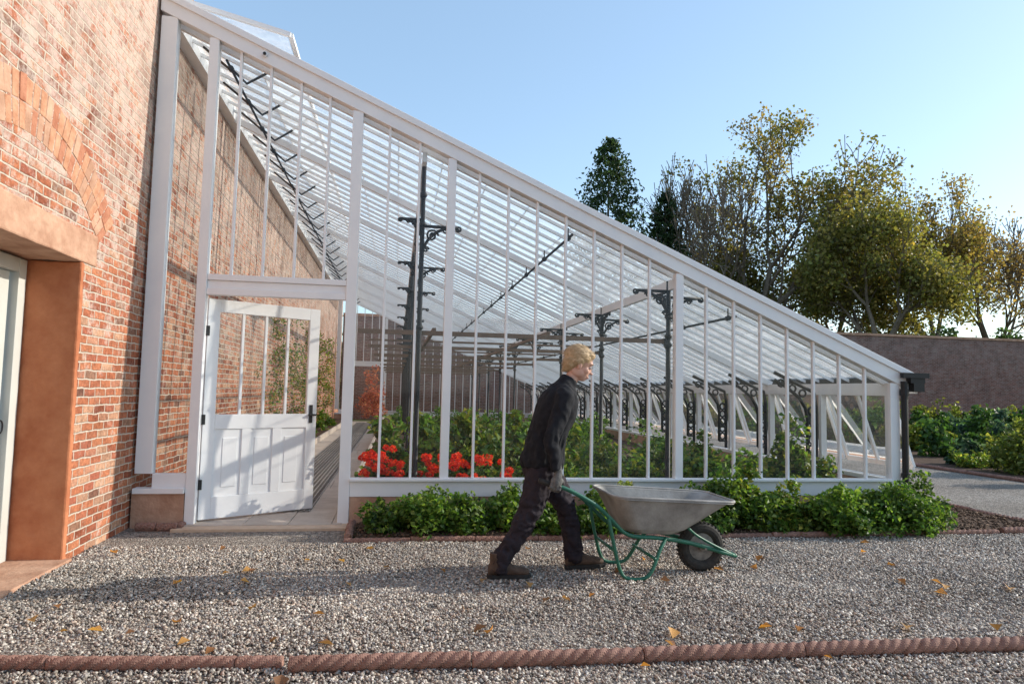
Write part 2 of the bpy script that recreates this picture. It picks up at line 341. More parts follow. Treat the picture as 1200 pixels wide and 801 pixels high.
# roof
g=Geo(); g.add([(.12,.06,5.345-SL*.12),(8.55,.06,5.345-SL*8.55),(8.55,L-.06,5.345-SL*8.55),(.12,L-.06,5.345-SL*.12)],[(0,1,2,3)]); g.build('roof_glass',M_rglass,GH)
g=Geo(); y=.33
while y<L-.1:
    g.beam((.12,y,5.318-SL*.12),(8.5,y,5.318-SL*8.5),.026,.036); y+=.3325
x=.9
while x<8.4:
    g.beam((x,.07,5.349-SL*x),(x,L-.07,5.349-SL*x),.012,.006); x+=.52
for i in range(9):
    y=.16+2.66*i
    g.beam((.12,y,5.245-SL*.12),(8.4,y,5.245-SL*8.4),.055,.09)
for x in (2.75,5.64): g.beam((x,.062,5.12-SL*x),(x,L-.07,5.12-SL*x),.05,.11)
g.box(.0,.13,.065,L-.065,5.17,5.36)
g.box(8.33,8.45,.065,L-.065,1.45,1.60)
g.build('roof_bars',M_white,GH)
gw=Geo(); gg=Geo(); k=0
for i in range(8):
    y0=.1+2.72*i; y1=y0+2.55
    for a,b in (((.16,y0,5.42),(1.28,y0,5.16)),((.16,y1,5.42),(1.28,y1,5.16)),((1.28,y0,5.16),(1.28,y1,5.16)),((.16,y0,5.42),(.16,y1,5.42))): gw.beam(a,b,.05,.045)
    for j in range(1,5): 
        yy=y0+(y1-y0)*j/5; gw.beam((.18,yy,5.415),(1.26,yy,5.165),.02,.025)
    gg.add([(.16,y0,5.425),(1.28,y0,5.165),(1.28,y1,5.165),(.16,y1,5.425)],[(0,1,2,3)])
gw.build('ridge_vent_frames',M_white,GH); gg.build('ridge_vent_glass',M_rglass,GH)
# eave side wall
g=Geo(); gg=Geo(); gb=Geo()
g.box(8.30,8.46,.06,L-.06,.42,.47); gb.box(8.31,8.44,.06,L-.06,-.01,.419)
y=.1
while y<L-.3:
    g.box(8.33,8.41,y-.03,y+.03,.471,1.449)
    y0=y+.05;y1=y+1.28
    if y1<L:
        T=8.42;B=8.42+.30
        for yy in (y0,y1,(y0+y1)/2): g.beam((T,yy,1.47),(B,yy,.60),.04,.035,0,(1,0,0))
        g.beam((T,y0,1.47),(T,y1,1.47),.04,.05); g.beam((B,y0,.60),(B,y1,.60),.04,.06)
        gg.add([(T,y0,1.47),(B,y0,.60),(B,y1,.60),(T,y1,1.47)],[(0,1,2,3)])
    y+=1.33
g.build('eave_sashes',M_white,GH); gg.build('eave_glass',M_glass,GH); gb.build('eave_plinth',M_sand2,GH)
g=Geo(); g.box(8.47,8.66,-.14,L,1.60,1.70); g.box(8.36,8.70,-.16,-.10,1.66,1.72); g.box(8.50,8.64,-.15,-.03,1.50,1.6)
g.tube([(8.42,-.09,0),(8.42,-.09,1.62)],.038,12); g.tube([(8.42,-.09,1.45),(8.42,-.09,1.52)],.052,12); g.tube([(8.42,-.09,.5),(8.42,-.09,.55)],.05,12)
g.build('gutter_downpipe',M_black,GH)
# ironwork
g=Geo()
def spiral(c,r0,turns,ux,uz,rad=.012,n=18,ph=0):
    c=Vector(c);P=[]
    for i in range(n):
        t=i/(n-1); r=r0*(1-.8*t); a=ph+turns*2*math.pi*t; P.append(c+Vector(ux)*(r*math.cos(a))+Vector(uz)*(r*math.sin(a)))
    g.tube(P,rad,5)
def bracket(x,y,z,ux,s,q=1.0):
    U=Vector(ux); P0=Vector((x,y,z)); Z=Vector((0,0,1))
    P=[P0-Z*s+ (U*(s*(1-math.cos(a)))+Z*(s*math.sin(a))) for a in np.linspace(0,math.pi/2,9)]
    g.tube(P,.018*q,6); g.tube([P0,P0+U*s*1.1],.018*q,6)
    spiral(P0+U*s*.30-Z*s*.28,s*.2,1.6,U,Z,.012*q); spiral(P0+U*s*.72-Z*s*.12,s*.10,1.4,U,Z,.010*q,12)
    spiral(P0+U*s*.12-Z*s*.72,s*.10,1.4,U,Z,.010*q,12); spiral(P0+U*s*1.12-Z*s*.03,s*.10,1.4,U,Z,.012*q,12,math.pi)
for i in range(9):
    y=.25+2.66*i
    if y>L-.3: break
    for cx in (2.75,5.63):
        top=5.17-SL*cx
        g.tube([(cx,y,.05),(cx,y,.3),(cx,y,.32),(cx,y,top)],[.05,.045,.030,.026],10)
        for zz in (2.08,top-.75,top-.42): g.tube([(cx,y,zz-.03),(cx,y,zz),(cx,y,zz+.03)],[.03,.048,.03],10)
        zz=(top-.14) if cx>5 else (top-.72)
        bracket(cx,y,zz-.05,(1,0,0),.36); bracket(cx,y,zz+.02,(-1,0,0),.22 if cx<5 else .36)
        bracket(cx,y,top-.12,(0,1,0),.34); bracket(cx,y,2.05,(0,1,0),.25); 
        if i: bracket(cx,y,top-.12,(0,-1,0),.34)
i=0
while 1.43+1.33*i<L-.3:
    y=1.43+1.33*i; i+=1
    xe=8.27
    inner=[(xe-.13,y,.62),(xe-.13,y,1.12),(xe-.16,y,1.26),(xe-.25,y,1.40),(xe-.42,y,1.53),(xe-.62,y,1.64)]
    outer=[(xe,y,.50),(xe,y,1.3),(xe-.03,y,1.48),(xe-.62,y,1.74)]
    g.tube(inner,.023,6); g.tube(outer,.026,6); g.tube([(xe,y,.62),(xe-.13,y,.62)],.02,6)
    for z in (.70,.83,.96,1.09,1.22): g.tube([(xe-.065+.05*math.cos(a),y,z+.055*math.sin(a)) for a in np.linspace(0,2*math.pi,9)[:-1]],.017,5,0,True)
    for t in (.1,.25,.42): g.tube([(xe-.1-t+.05*math.cos(a),y,1.42+.42*t+.05*math.sin(a)) for a in np.linspace(0,2*math.pi,9)[:-1]],.015,5,0,True)
for x,zz in ((.62,4.86),(4.45,3.2),(6.45,2.34)):
    g.tube([(x,.2,zz),(x,L-.3,zz)],.016,6)
    y=.4
    while y<L-.5:
        g.tube([(x,y-.03,zz),(x,y+.03,zz)],.032,8)
        if x<1:
            g.tube([(x,y,zz),(x+.16,y+.05,zz-.13),(x+.34,y+.1,zz+.02),(x+.60,y+.12,5.12)],.016,5)
            g.tube([(x-.02,y,zz),(x-.3,y,zz+.22)],.015,5)
        else: g.tube([(x,y,zz),(x,y,zz+.12)],.009,5)
        y+=.89 if x<1 else 1.33
g.build('cast_iron_columns',M_black,GH,smooth=True)
g=Geo()
for i in range(8):
    y=.30+2.66*i
    g.box(2.09,5.6,y,y+.045,2.0,2.05); 
    if i: g.box(2.09,5.6,y+.3,y+.33,2.12,2.15)
g.box(2.9,2.94,.35,L-.5,2.055,2.09); g.box(4.2,4.24,.35,L-.5,2.055,2.09)
g.build('timber_ties',M_brown,GH)
# door leaf, opened inwards
g=Geo(); hp=Vector((.60,.06,0)); dv=Vector((.83,.557,0)).normalized(); nv=Vector((dv.y,-dv.x,0))
def dbox(u0,u1,z0,z1,t0=-.022,t1=.022,m=0):
    vs=[hp+dv*u+nv*t+Vector((0,0,z)) for z in (z0,z1) for u,t in ((u0,t0),(u1,t0),(u1,t1),(u0,t1))]
    g.add(vs,[(0,3,2,1),(4,5,6,7),(0,1,5,4),(1,2,6,5),(2,3,7,6),(3,0,4,7)],m)
DW=1.24
dbox(0,.12,.05,2.28); dbox(DW-.12,DW,.05,2.28); dbox(.12,DW-.12,2.15,2.28); dbox(.12,DW-.12,.95,1.10); dbox(.12,DW-.12,.05,.27)
for k in (1,2,3): u=.12+(DW-.24)*k/4; dbox(u-.014,u+.014,1.10,2.15,-.016,.016)
for k in (1,2): u=.12+(DW-.24)*k/3; dbox(u-.05,u+.05,.27,.95,-.021,.021)
dbox(.12,DW-.12,.27,.95,-.008,.008)
for k in range(3):
    w=(DW-.24)/3; u=.12+w*k; dbox(u+.09,u+w-.09,.36,.86,-.014,.014)
g.build('door_leaf',M_white,GH,bevel=.004)
g=Geo(); dbox(.12,DW-.12,1.10,2.15,-.002,-.001); g.build('door_glass',M_glass,GH)
g=Geo()
for z in (.35,1.0,1.9): dbox(-.015,.02,z,z+.1,.0,.030)
dbox(DW-.09,DW-.05,1.0,1.2,.022,.03); dbox(DW-.10,DW-.02,1.08,1.10,.03,.06); g.build('door_hinges',M_black,GH)
# interior floor
g=Geo()
y=-.12
while y<L-.2:
    l=random.uniform(.75,.95)
    x=.52 if y<.1 else .66
    while x<2.0:
        w=random.uniform(.4,.6); x2=min(x+w,2.03)
        if x2-x>.05: g.box(x,x2-.006,y,y+l-.008,-.01,.03+random.uniform(0,.003))
        x=x2
    y+=l
g.build('path_slabs',M_stone,GH,bevel=.004)
M_grate=simple('grating',(.20,.18,.16),(.34,.31,.28),20,.6,.1,60,.1)
g=Geo(); g.box(1.0,1.62,.6,L-1,.030,.0345)
gm=Geo()
for k in range(12): x=1.0+.62*k/11; gm.box(x-.008,x+.008,.6,14,.036,.044)
y=.6
while y<14: gm.box(1.0,1.62,y,y+.018,.036,.043); y+=.075
g.build('duct_recess',simple('duct',(.10,.09,.08),(.16,.14,.12),9,.9,0),GH); gm.build('floor_grating',M_grate,GH)
g=Geo(); g.box(2.06,8.3,.06,L-.06,-.01,.22); g.box(.0,.6,.1,L-.1,-.01,.12); g.build('inner_soil',M_soil,GH)
g=Geo(); g.box(2.02,2.08,.08,L-.1,-.01,.25); g.box(.60,.655,.9,L-.1,-.01,.16); g.build('bed_kerb',M_stone,GH,bevel=.006)
g=Geo()
for k in range(3): g.box(.45,2.1,-.28+.085*k,-.202+.085*k,-.01,.025)
g.build('timber_threshold',simple('pale_timber',(.5,.36,.25),(.62,.47,.34),10,.7,.2),GH,bevel=.006)

# ------------------------------------------------------------------ rope edging
def rope(g,a,b,r=.036,z=.038,seg=.9,n=20,st=.010):
    a=Vector(a);b=Vector(b);Lt=(b-a).length;d=(b-a).normalized();s=Vector((-d.y,d.x,0))
    u=0
    while u<Lt-.05:
        l=min(seg,Lt-u); k=max(3,int(l/st)); vs=[];fs=[];jz=random.uniform(-.006,.006);js=random.uniform(-.006,.006)
        for i in range(k+1):
            t=u+(l-.006)*i/k
            for j in range(n):
                an=2*math.pi*j/n; rr=r*(.80+.34*abs(math.sin(1.5*(an+t*34)))**.8)
                if i in(0,k): rr*=.88
                vs.append(a+d*t+s*(rr*math.cos(an)+js)+Vector((0,0,z+jz+rr*math.sin(an))))
        for i in range(k):
            for j in range(n): fs.append((i*n+j,i*n+(j+1)%n,(i+1)*n+(j+1)%n,(i+1)*n+j))
        fs.append(tuple(range(n))); fs.append(tuple(k*n+j for j in range(n-1,-1,-1)))
        g.add(vs,fs)
        c=a+d*(u+l/2)+s*js; g.beam(c-d*(l/2-.004)+Vector((0,0,z/2-.03)),c+d*(l/2-.004)+Vector((0,0,z/2-.03)),.03,z,0)
        u+=seg
g=Geo(); rope(g,(-.0,-3.50,0),(2.02,-3.70,0),.032,.028); rope(g,(2.05,-3.76,0),(9,-3.98,0)); g.build('rope_edging',M_terra,smooth=False)
g=Geo(); rope(g,(2.1,-.84,0),(8.9,-.84,0),.028,.018,.6,12,.014); rope(g,(8.95,-.84,0),(16,-.84,0),.034,.035,.6,12,.014); rope(g,(.12,-.2,0),(.5,-.2,0),.036,.035,.19,12);rope(g,(.5,-.2,0),(.5,-.05,0),.036,.035,.19,12); rope(g,(2.13,-.80,0),(2.13,-.1,0),.036,.04,.3,12)
rope(g,(9.73,-.8,0),(9.73,14,0),.035,.03,.6,8,.03); rope(g,(13.56,-.8,0),(13.56,14,0),.035,.03,.6,8,.03); g.build('rope_edging.001',M_terra)

# ------------------------------------------------------------------ plants
GREEN=[(.07,.15,.025),(.11,.20,.035),(.045,.10,.02),(.15,.23,.045)]
DGREEN=[(.03,.07,.02),(.045,.10,.025),(.07,.13,.035)]
YG=[(.20,.23,.04),(.13,.18,.035),(.26,.26,.05)]
def plant(name,blobs,size,cols,aspect=.65,up=.2,clump=.35):
    P=np.concatenate([bushpts(*b) for b in blobs]); return leaves(name,P,size,shadecol(P,cols,.25,clump),None,None,aspect,.3,up)
fb=[]
for x in np.arange(2.42,8.3,.2):
    h=.34+.06*math.sin(x*7)
    if x>5.9: h=.44+.14*math.sin(x*2.3+1.2)
    if 4.2<x<4.6: h=.28
    fb.append(((x+random.uniform(-.1,.1),-.50+random.uniform(-.10,.08),.04),(.26,.38,max(h,.2)*random.uniform(.8,1.2)),22,60,.30))
plant('ground_cover_plants',fb,.055,GREEN+[(.14,.2,.05)])
plant('leafy_shrub',[((6.25,-.45,.1),(.35,.32,.66),40,70,.24),((6.0,-.5,.1),(.3,.25,.5),26,70,.26),((6.6,-.55,.1),(.35,.3,.5),30,70,.26)],.055,GREEN+YG)
plant('trailing_shrub',[((7.75,-.72,.06),(.62,.40,.42),54,70,.24)],.05,GREEN+[(.12,.2,.05)])
plant('leafy_shrub.001',[((7.05,-.80,.06),(.5,.34,.46),44,70,.25)],.055,GREEN+[(.14,.2,.05)])
plant('leafy_shrub.002',[((4.88,-.48,.1),(.24,.25,.52),34,70,.22),((5.15,-.45,.1),(.22,.22,.36),20,60,.26)],.05,YG+[(.18,.26,.05),(.28,.30,.06)])
P=np.concatenate([bushpts(c,(.24,.2,.26),18,50,.35,.25) for c in [(2.3,.45,.28),(2.55,.5,.3),(2.85,.45,.28),(3.15,.45,.26),(3.45,.42,.26),(3.75,.45,.24)]])
GE=empty('geranium_plants')
leaves('foliage',P,.06,shadecol(P,GREEN),None,GE,.9,.6)
fc=[]
for i in range(72):
    x=random.choice([random.uniform(2.18,2.62),random.uniform(2.78,3.85),random.uniform(2.78,3.85)]); z=(.62 if x<2.7 else .53)+random.uniform(-.14,.16); y=random.uniform(.12,.45)
    e=rng.normal(0,1,(40,3)); e/=np.linalg.norm(e,axis=1,keepdims=True); e[:,2]*=.8; fc.append(np.array([x,y,z])+e*.046*random.uniform(.6,1.15))
P=np.concatenate(fc); leaves('flowers',P,.036,pal([(.78,.05,.015),(.85,.11,.03),(.62,.03,.012)],len(P),.15),None,GE,.9)
plant('tall_plants',[((2.95,1.0,.25),(.32,.3,1.1),38,50,.2),((3.5,1.3,.25),(.45,.4,1.05),48,50,.22),((4.1,1.6,.25),(.42,.4,.95),40,50,.24),((2.45,1.4,.25),(.3,.3,.85),26,50,.25),((4.7,1.9,.25),(.4,.4,.8),34,50,.25)],.10,[(.12,.24,.05),(.18,.30,.06),(.09,.17,.035)]+YG)
ib=[]
for i in range(70):
    ib.append(((random.uniform(2.6,8.0),random.uniform(1.5,18),.2),(.38,.4,random.uniform(.3,.75)),10,34,.35,.2))
plant('bed_vegetables',ib,.09,GREEN)
plant('bed_vegetables.001',[((x,y,.22),(.3,.25,h),20,45,.3,.2) for x,y,h in [(4.1,.5,.35),(4.4,.5,.4),(4.8,.6,.35),(5.1,.55,.5),(5.5,.7,.45),(5.9,.6,.4),(6.2,.7,.5),(6.5,.7,.45),(6.9,.7,.4),(7.3,.6,.8),(7.5,.8,1.0),(7.9,.7,.45),(5.3,1.4,.7),(6.1,1.6,.65),(6.8,1.8,.75)]],.08,GREEN+YG)
plant('border_plants',[((.3,y,.1),(.22,.4,random.uniform(.3,.7)),14,40,.3,.1) for y in (2.2,3.5,6,8,11,14,17)],.08,GREEN+[(.2,.2,.04)])
P=[]
for y in (7.5,10,12.5,15,18):
    for k in range(34): P.append(np.array([random.uniform(.04,.2),y+random.gauss(0,.5),random.uniform(.4,3.0)])+rng.normal(0,.09,(26,3)))
P=np.concatenate(P); P[:,0]=np.abs(P[:,0])+.02; leaves('wall_climber',P,.07,shadecol(P,GREEN+YG+[(.3,.16,.06)]))
P=np.concatenate([bushpts((1.98,9.5,.9),(.35,.5,1.3),40,40,.16),bushpts((1.95,10.6,.7),(.3,.5,.8),20,40,.2)])
leaves('red_climber',P,.06,pal([(.5,.13,.09),(.55,.22,.13),(.35,.1,.06)],len(P),.25))
def sh(name,c,r,ncl,cols,size=.085,npl=60): 
    return plant(name,[(c,r,ncl,npl,.24)],size,cols)
sh('shrub',(14.5,4.3,.1),(.65,.65,1.1),50,[(.14,.18,.04),(.18,.2,.05),(.09,.13,.03)])
sh('shrub.001',(15.7,1.6,.1),(.7,.7,1.2),56,YG+GREEN)
sh('shrub.002',(15.9,3.0,.4),(.45,.45,1.6),44,YG)
sh('shrub.003',(17.0,5.4,.1),(.8,.7,1.0),46,GREEN)
P=[];C=[]
for row in range(10):
    y=6.0+row*1.75; x=14.4+random.uniform(0,.4)
    kc=[DGREEN,[(.035,.075,.05),(.06,.11,.08)],GREEN,[(.05,.10,.06),(.09,.14,.10)],DGREEN,YG][(row*7+3)%6]; hh=(.55,1.25,.75,1.5,.9)[row%5]
    while x<31:
        if random.random()<.88:
            q=bushpts((x,y+random.uniform(-.15,.15),.05),(.42,.38,hh*random.uniform(.65,1.2)),18,28,.30)
            P.append(q); C.append(pal(kc,len(q),.28)*random.uniform(.7,1.25))
        x+=random.uniform(.8,1.2)
leaves('vegetable_beds',np.concatenate(P),.17,np.concatenate(C))
P=[]
for i in range(26): P.append(bushpts((random.uniform(14.0,15.2),random.uniform(-.4,6),.05),(.3,.3,.3),8,40,.4))
P=np.concatenate(P); leaves('low_border_plants',P,.07,shadecol(P,GREEN+YG))
P=np.stack([rng.uniform(.2,7.5,64),rng.uniform(-4.1,-1.0,64),np.full(64,.026)],1)
P=np.concatenate([P,np.array([[3.05,-3.3,.028],[2.2,-3.45,.03],[1.45,-3.35,.028],[1.62,-3.5,.03],[.3,-1.2,.03],[.5,-2.9,.03],[3.1,-3.35,.03]])])
leaves('fallen_leaves',P,.075,pal([(.5,.22,.06),(.55,.30,.10),(.36,.17,.07),(.25,.13,.07)],len(P),.2),None,None,.8,3.0,0,.22)

# ------------------------------------------------------------------ trees
def tree(name,base,height,width,seed,cols,leaf_n=18,leaf=.28,lev=5,trunk=.32,spread=.6,bole=.28,clus=.55,minr=.02,keepf=.86,gap=-1.3):
    rnd=random.Random(seed); segs=[];tips=[]
    def grow(p,d,Ln,r,l):
        P=[p.copy()];R=[r];q=p.copy();dd=d.copy()
        for i in range(3):
            dd=(dd+Vector((rnd.gauss(0,.13),rnd.gauss(0,.13),rnd.gauss(.03,.08)))).normalized(); q=q+dd*Ln/3; P.append(q.copy()); R.append(r*(1-.13*(i+1)))
            if l>=3 and i>=1: tips.append(q.copy())
            if 1<=l<lev and i==1 and rnd.random()<.7:
                ax=dd.orthogonal().normalized(); ax.rotate(Quaternion(dd,rnd.uniform(0,6.28)))
                grow(q.copy(),(dd+ax*spread*1.1).normalized(),Ln*.65,r*.5,l+1)
        segs.append((P,R,l))
        if l>=lev: tips.append(q.copy()); return
        k=rnd.choice([2,3,3]) if l else 4
        a0=rnd.uniform(0,6.28)
        for i in range(k):
            ax=dd.orthogonal().normalized(); ax.rotate(Quaternion(dd,a0+6.28*i/k+rnd.uniform(-.4,.4)))
            grow(q.copy(),(dd+ax*spread*rnd.uniform(.6,1.3)).normalized(),Ln*rnd.uniform(.66,.88),r*.60,l+1)
    grow(Vector((0,0,0)),Vector((0,0,1)),bole*10,trunk*10/height*1.0,0)
    T=np.array([list(t) for t in tips])
    x0,x1=np.percentile(T[:,0],[1.5,98.5]); y0,y1=np.percentile(T[:,1],[1.5,98.5])
    cx=(x0+x1)/2; cyy=(y0+y1)/2
    sxy=width/(x1-x0); sz=height/np.percentile(T[:,2],99.5)
    bx,by=base
    def tf(p): 
        f=min(1,max(0,p[2]/ (bole*10)))
        return Vector((bx+(p[0]-cx*f)*sxy,by+(p[1]-cyy*f)*sxy,p[2]*sz))
    E=empty(name,(bx,by,0)); g=Geo()
    for P,R,l in segs: g.tube([tf(p) for p in P],[max(r*height/10,minr) for r in R],6 if l<2 else 3)
    g.build('trunk_and_limbs',M_bark,E)
    if leaf_n:
        T2=np.array([list(tf(t)) for t in T])
        k0=np.sin(T2[:,0]*.9+seed)+np.sin(T2[:,2]*1.1+seed*2)+np.sin(T2[:,1]*.8+T2[:,0]*.4)
        keep=(rng.random(len(T2))<keepf)&(k0>gap+rng.normal(0,.4,len(T2))); T2=T2[keep]
        k=leaf_n; c=np.repeat(T2,k,axis=0)+rng.normal(0,clus,(len(T2)*k,3))
        cc=pal(cols,len(T2),.25); col=np.repeat(cc,k,axis=0)*(1+rng.normal(0,.15,(len(c),1)))
        leaves('foliage',c,leaf,np.clip(col,.004,1),None,E,.8)
    return len(T)
OAK=[(.25,.20,.06),(.19,.18,.055),(.28,.20,.065),(.14,.15,.05)]
tree('oak_tree',(35.0,47),25,15.5,3,OAK,15,.29,5,.5,.62,.30,.38,.035,.75,-.9)
tree('bare_tree',(27.3,47),20.5,10.5,5,OAK,0,.2,6,.34,.55,.22,.5,.034)
tree('bare_tree.002',(30.5,55),17,9,25,OAK,2,.2,6,.3,.55,.22,.5,.034)
tree('broadleaf_tree',(38.6,40),16.5,10,8,[(.20,.19,.055),(.15,.16,.045),(.25,.21,.07)],14,.27,5,.35,.6,.2,.5,.025,.8,-1.0)
tree('broadleaf_tree.001',(32.5,52),13.5,8,21,[(.17,.17,.055),(.22,.18,.065)],14,.30,5,.3,.6,.16,.6,.025,.8)
tree('beech_tree',(47.0,46),20,10,12,[(.34,.23,.08),(.27,.20,.07),(.20,.18,.06)],12,.28,5,.35,.55,.2,.48,.03,.75,-.9)
tree('bare_tree.001',(57.0,48),18.5,12,15,[(.3,.2,.08)],2,.25,6,.35,.6,.2,.5,.034)
tree('broadleaf_tree.002',(43.0,52),18.5,8,31,[(.28,.19,.09),(.21,.17,.07)],9,.3,5,.3,.6,.2,.5,.03,.7,-1.0)
def conifer(name,base,h,r,seed,z0=1.0,pw=.6):
    rnd=np.random.default_rng(seed); E=empty(name,(base[0],base[1],0)); P=[]
    for z in np.arange(z0,h,.22):
        f=1-(z/h); rad=r*(f**pw)*rnd.uniform(.7,1.12)+.1; nb=int(8+16*f)
        for k in range(nb):
            a=rnd.uniform(0,6.28); t=rnd.uniform(.35,1,12); rr=rad*rnd.uniform(.7,1.2)
            x=np.cos(a)*rr*t; y=np.sin(a)*rr*t; zz=z-.3*rr*t**2+.1
            P.append(np.stack([base[0]+x,base[1]+y,zz],1)+rnd.normal(0,.14,(12,3)))
    P=np.concatenate(P); leaves('foliage',P,.36,pal([(.022,.045,.02),(.035,.065,.028),(.05,.08,.03)],len(P),.25),None,E,.45,0,-.6)
    g=Geo(); g.tube([(base[0],base[1],0),(base[0],base[1],h*.95)],[.3,.03],8); g.build('trunk',M_bark,E)
conifer('conifer_tree',(18.7,45),21.6,5.6,1,1.0,.48); conifer('conifer_tree.001',(23.9,46),17.8,4.4,2,1.0,.6)
P=[]
for c,r in (((41,30.5,2.0),(2.0,1.2,5.2)),((45.5,31,2.0),(3,1.5,5.0)),((38,31,2),(2.5,1.3,3.6)),((36,31,2),(1.5,1.3,5.0))): P.append(bushpts(c,r,60,70,.22))
P=np.concatenate(P); leaves('laurel_hedge',P,.3,shadecol(P,[(.03,.06,.02),(.05,.09,.03),(.08,.12,.04)]))
P=[]
for i in range(150):
    x=-10+i*.85+random.uniform(-1,1); P.append(bushpts((x,66+random.uniform(-3,8),1),(3.2,2.5,random.uniform(5,9.5)),12,46,.4))
P=np.concatenate(P); c=pal([(.16,.15,.07),(.2,.17,.08),(.11,.13,.06),(.22,.16,.09)],len(P),.2); leaves('distant_trees',P,.55,c)

# ------------------------------------------------------------------ wheelbarrow
WB=empty('wheelbarrow',(4.6,-2.05,0)); Yc=-2.05
M_green=simple('green_tube',(.012,.10,.06),(.02,.15,.095),10,.45,.05)
M_galv=simple('galvanised_steel',(.20,.19,.175),(.42,.405,.38),5,.68,.2,60,.15,.35,12)
M_rub=simple('rubber',(.015,.014,.013),(.05,.045,.04),20,.85,.3)
M_hub=simple('rusty_hub',(.12,.11,.10),(.32,.29,.26),20,.6,.2,60,.4)
g=Geo()
def rr(x0,x1,w0,w1,z0,z1,inset=0,n=10):
    pts=[];r=.11
    for (cx,cw,sx,sy,a0) in ((x1,w1,-1,1,0),(x0,w0,1,1,90),(x0,w0,1,-1,180),(x1,w1,-1,-1,270)):
        for k in range(n):
            a=math.radians(a0+90*k/(n-1)); rad=r
            px=cx+sx*rad+rad*math.cos(a)-math.copysign(inset,-sx)*1.0; py=sy*(cw-rad)+rad*math.sin(a)-sy*inset
            t=(px-x0)/(x1-x0); pts.append((px,Yc+py,z0+(z1-z0)*t))
    return pts
L0=[(4.32,4.72,.19,.17,.345,.32,.0),(4.28,4.80,.23,.20,.38,.355,.0),(4.17,5.12,.33,.30,.625,.575,.0),(4.155,5.15,.345,.315,.635,.585,.0),(4.155,5.15,.345,.315,.620,.57,-.008)]
rings=[rr(a,b,c,d,e,f,i) for a,b,c,d,e,f,i in L0]
n=len(rings[0]); vs=[p for r_ in rings for p in r_]; fs=[]
for i in range(len(rings)-1):
    for j in range(n): fs.append((i*n+j,i*n+(j+1)%n,(i+1)*n+(j+1)%n,(i+1)*n+j))
fs.append(tuple(range(n)))
g.add(vs,fs); o=g.build('tray',M_galv,WB,smooth=False)
sm=o.modifiers.new('solid','SOLIDIFY'); sm.thickness=.004
g=Geo(); g.tube(rings[3],.011,8,0,True); g.build('tray_rim',M_galv,WB,smooth=True)
def crv(pts,k=6):
    P=[Vector(p) for p in pts]; P=[P[0]*2-P[1]]+P+[P[-1]*2-P[-2]]; out=[]
    for i in range(1,len(P)-2):
        for t in np.linspace(0,1,k,endpoint=False):
            a,b,c,d=P[i-1:i+3]; out.append(.5*((2*b)+(c-a)*t+(2*a-5*b+4*c-d)*t*t+(3*b-a-3*c+d)*t**3))
    out.append(P[-2]); return out
g=Geo(); gr=Geo()
for s in (-1,1):
    hy=Yc+s*.27
    g.tube(crv([(3.60,hy,.745),(3.80,hy,.685),(4.02,hy,.57),(4.15,Yc+s*.25,.46),(4.30,Yc+s*.21,.335),(4.55,Yc+s*.17,.30),(4.80,Yc+s*.12,.255),(4.98,Yc+s*.085,.205),(5.12,Yc+s*.085,.165),(5.24,Yc+s*.06,.13)]),.016,10)
    gr.tube([(3.585,hy,.75),(3.70,hy,.715)],.021,10)
    g.tube(crv([(4.13,Yc+s*.255,.47),(4.17,Yc+s*.26,.28),(4.22,Yc+s*.26,.09),(4.28,Yc+s*.26,.025),(4.40,Yc+s*.26,.02),(4.47,Yc+s*.255,.07),(4.55,Yc+s*.22,.22),(4.62,Yc+s*.17,.30)]),.014,10)
    g.tube(crv([(4.80,Yc+s*.17,.37),(4.90,Yc+s*.12,.30),(5.05,Yc+s*.10,.22),(5.22,Yc+s*.07,.14)]),.011,8)
g.tube([(5.245,Yc-.07,.13),(5.245,Yc+.07,.13)],.016,10)
g.tube([(4.19,Yc-.26,.22),(4.19,Yc+.26,.22)],.012,8); g.tube([(4.5,Yc-.25,.16),(4.5,Yc+.25,.16)],.012,8)
g.build('tube_frame',M_green,WB,smooth=True); gr.build('handle_grips',M_rub,WB,smooth=True)
g=Geo(); wc=(4.98,Yc,.195)
ring=lambda R,n: [(wc[0]+R*math.cos(a),wc[1],wc[2]+R*math.sin(a)) for a in np.linspace(0,2*math.pi,n,endpoint=False)]
g.tube(ring(.148,40),.046,12,0,True)
for a in np.linspace(0,2*math.pi,36,endpoint=False):
    c=Vector((wc[0]+.192*math.cos(a),wc[1],wc[2]+.192*math.sin(a))); t=Vector((-math.sin(a),0,math.cos(a)))
    g.beam(c+Vector((0,-.03,0))+t*.004,c+Vector((0,.03,0))-t*.004,.012,.008,0,(math.cos(a),0,math.sin(a)))
g.build('tyre',M_rub,WB,smooth=False)
g=Geo(); g.tube([(wc[0],Yc-.018,wc[2]),(wc[0],Yc-.012,wc[2]),(wc[0],Yc+.012,wc[2]),(wc[0],Yc+.018,wc[2])],[.108,.112,.112,.108],28); g.tube([(wc[0],Yc-.05,wc[2]),(wc[0],Yc+.05,wc[2])],.03,14); g.tube([(wc[0],Yc-.10,wc[2]),(wc[0],Yc+.10,wc[2])],.01,10)
g.build('wheel_hub',M_hub,WB,smooth=False)

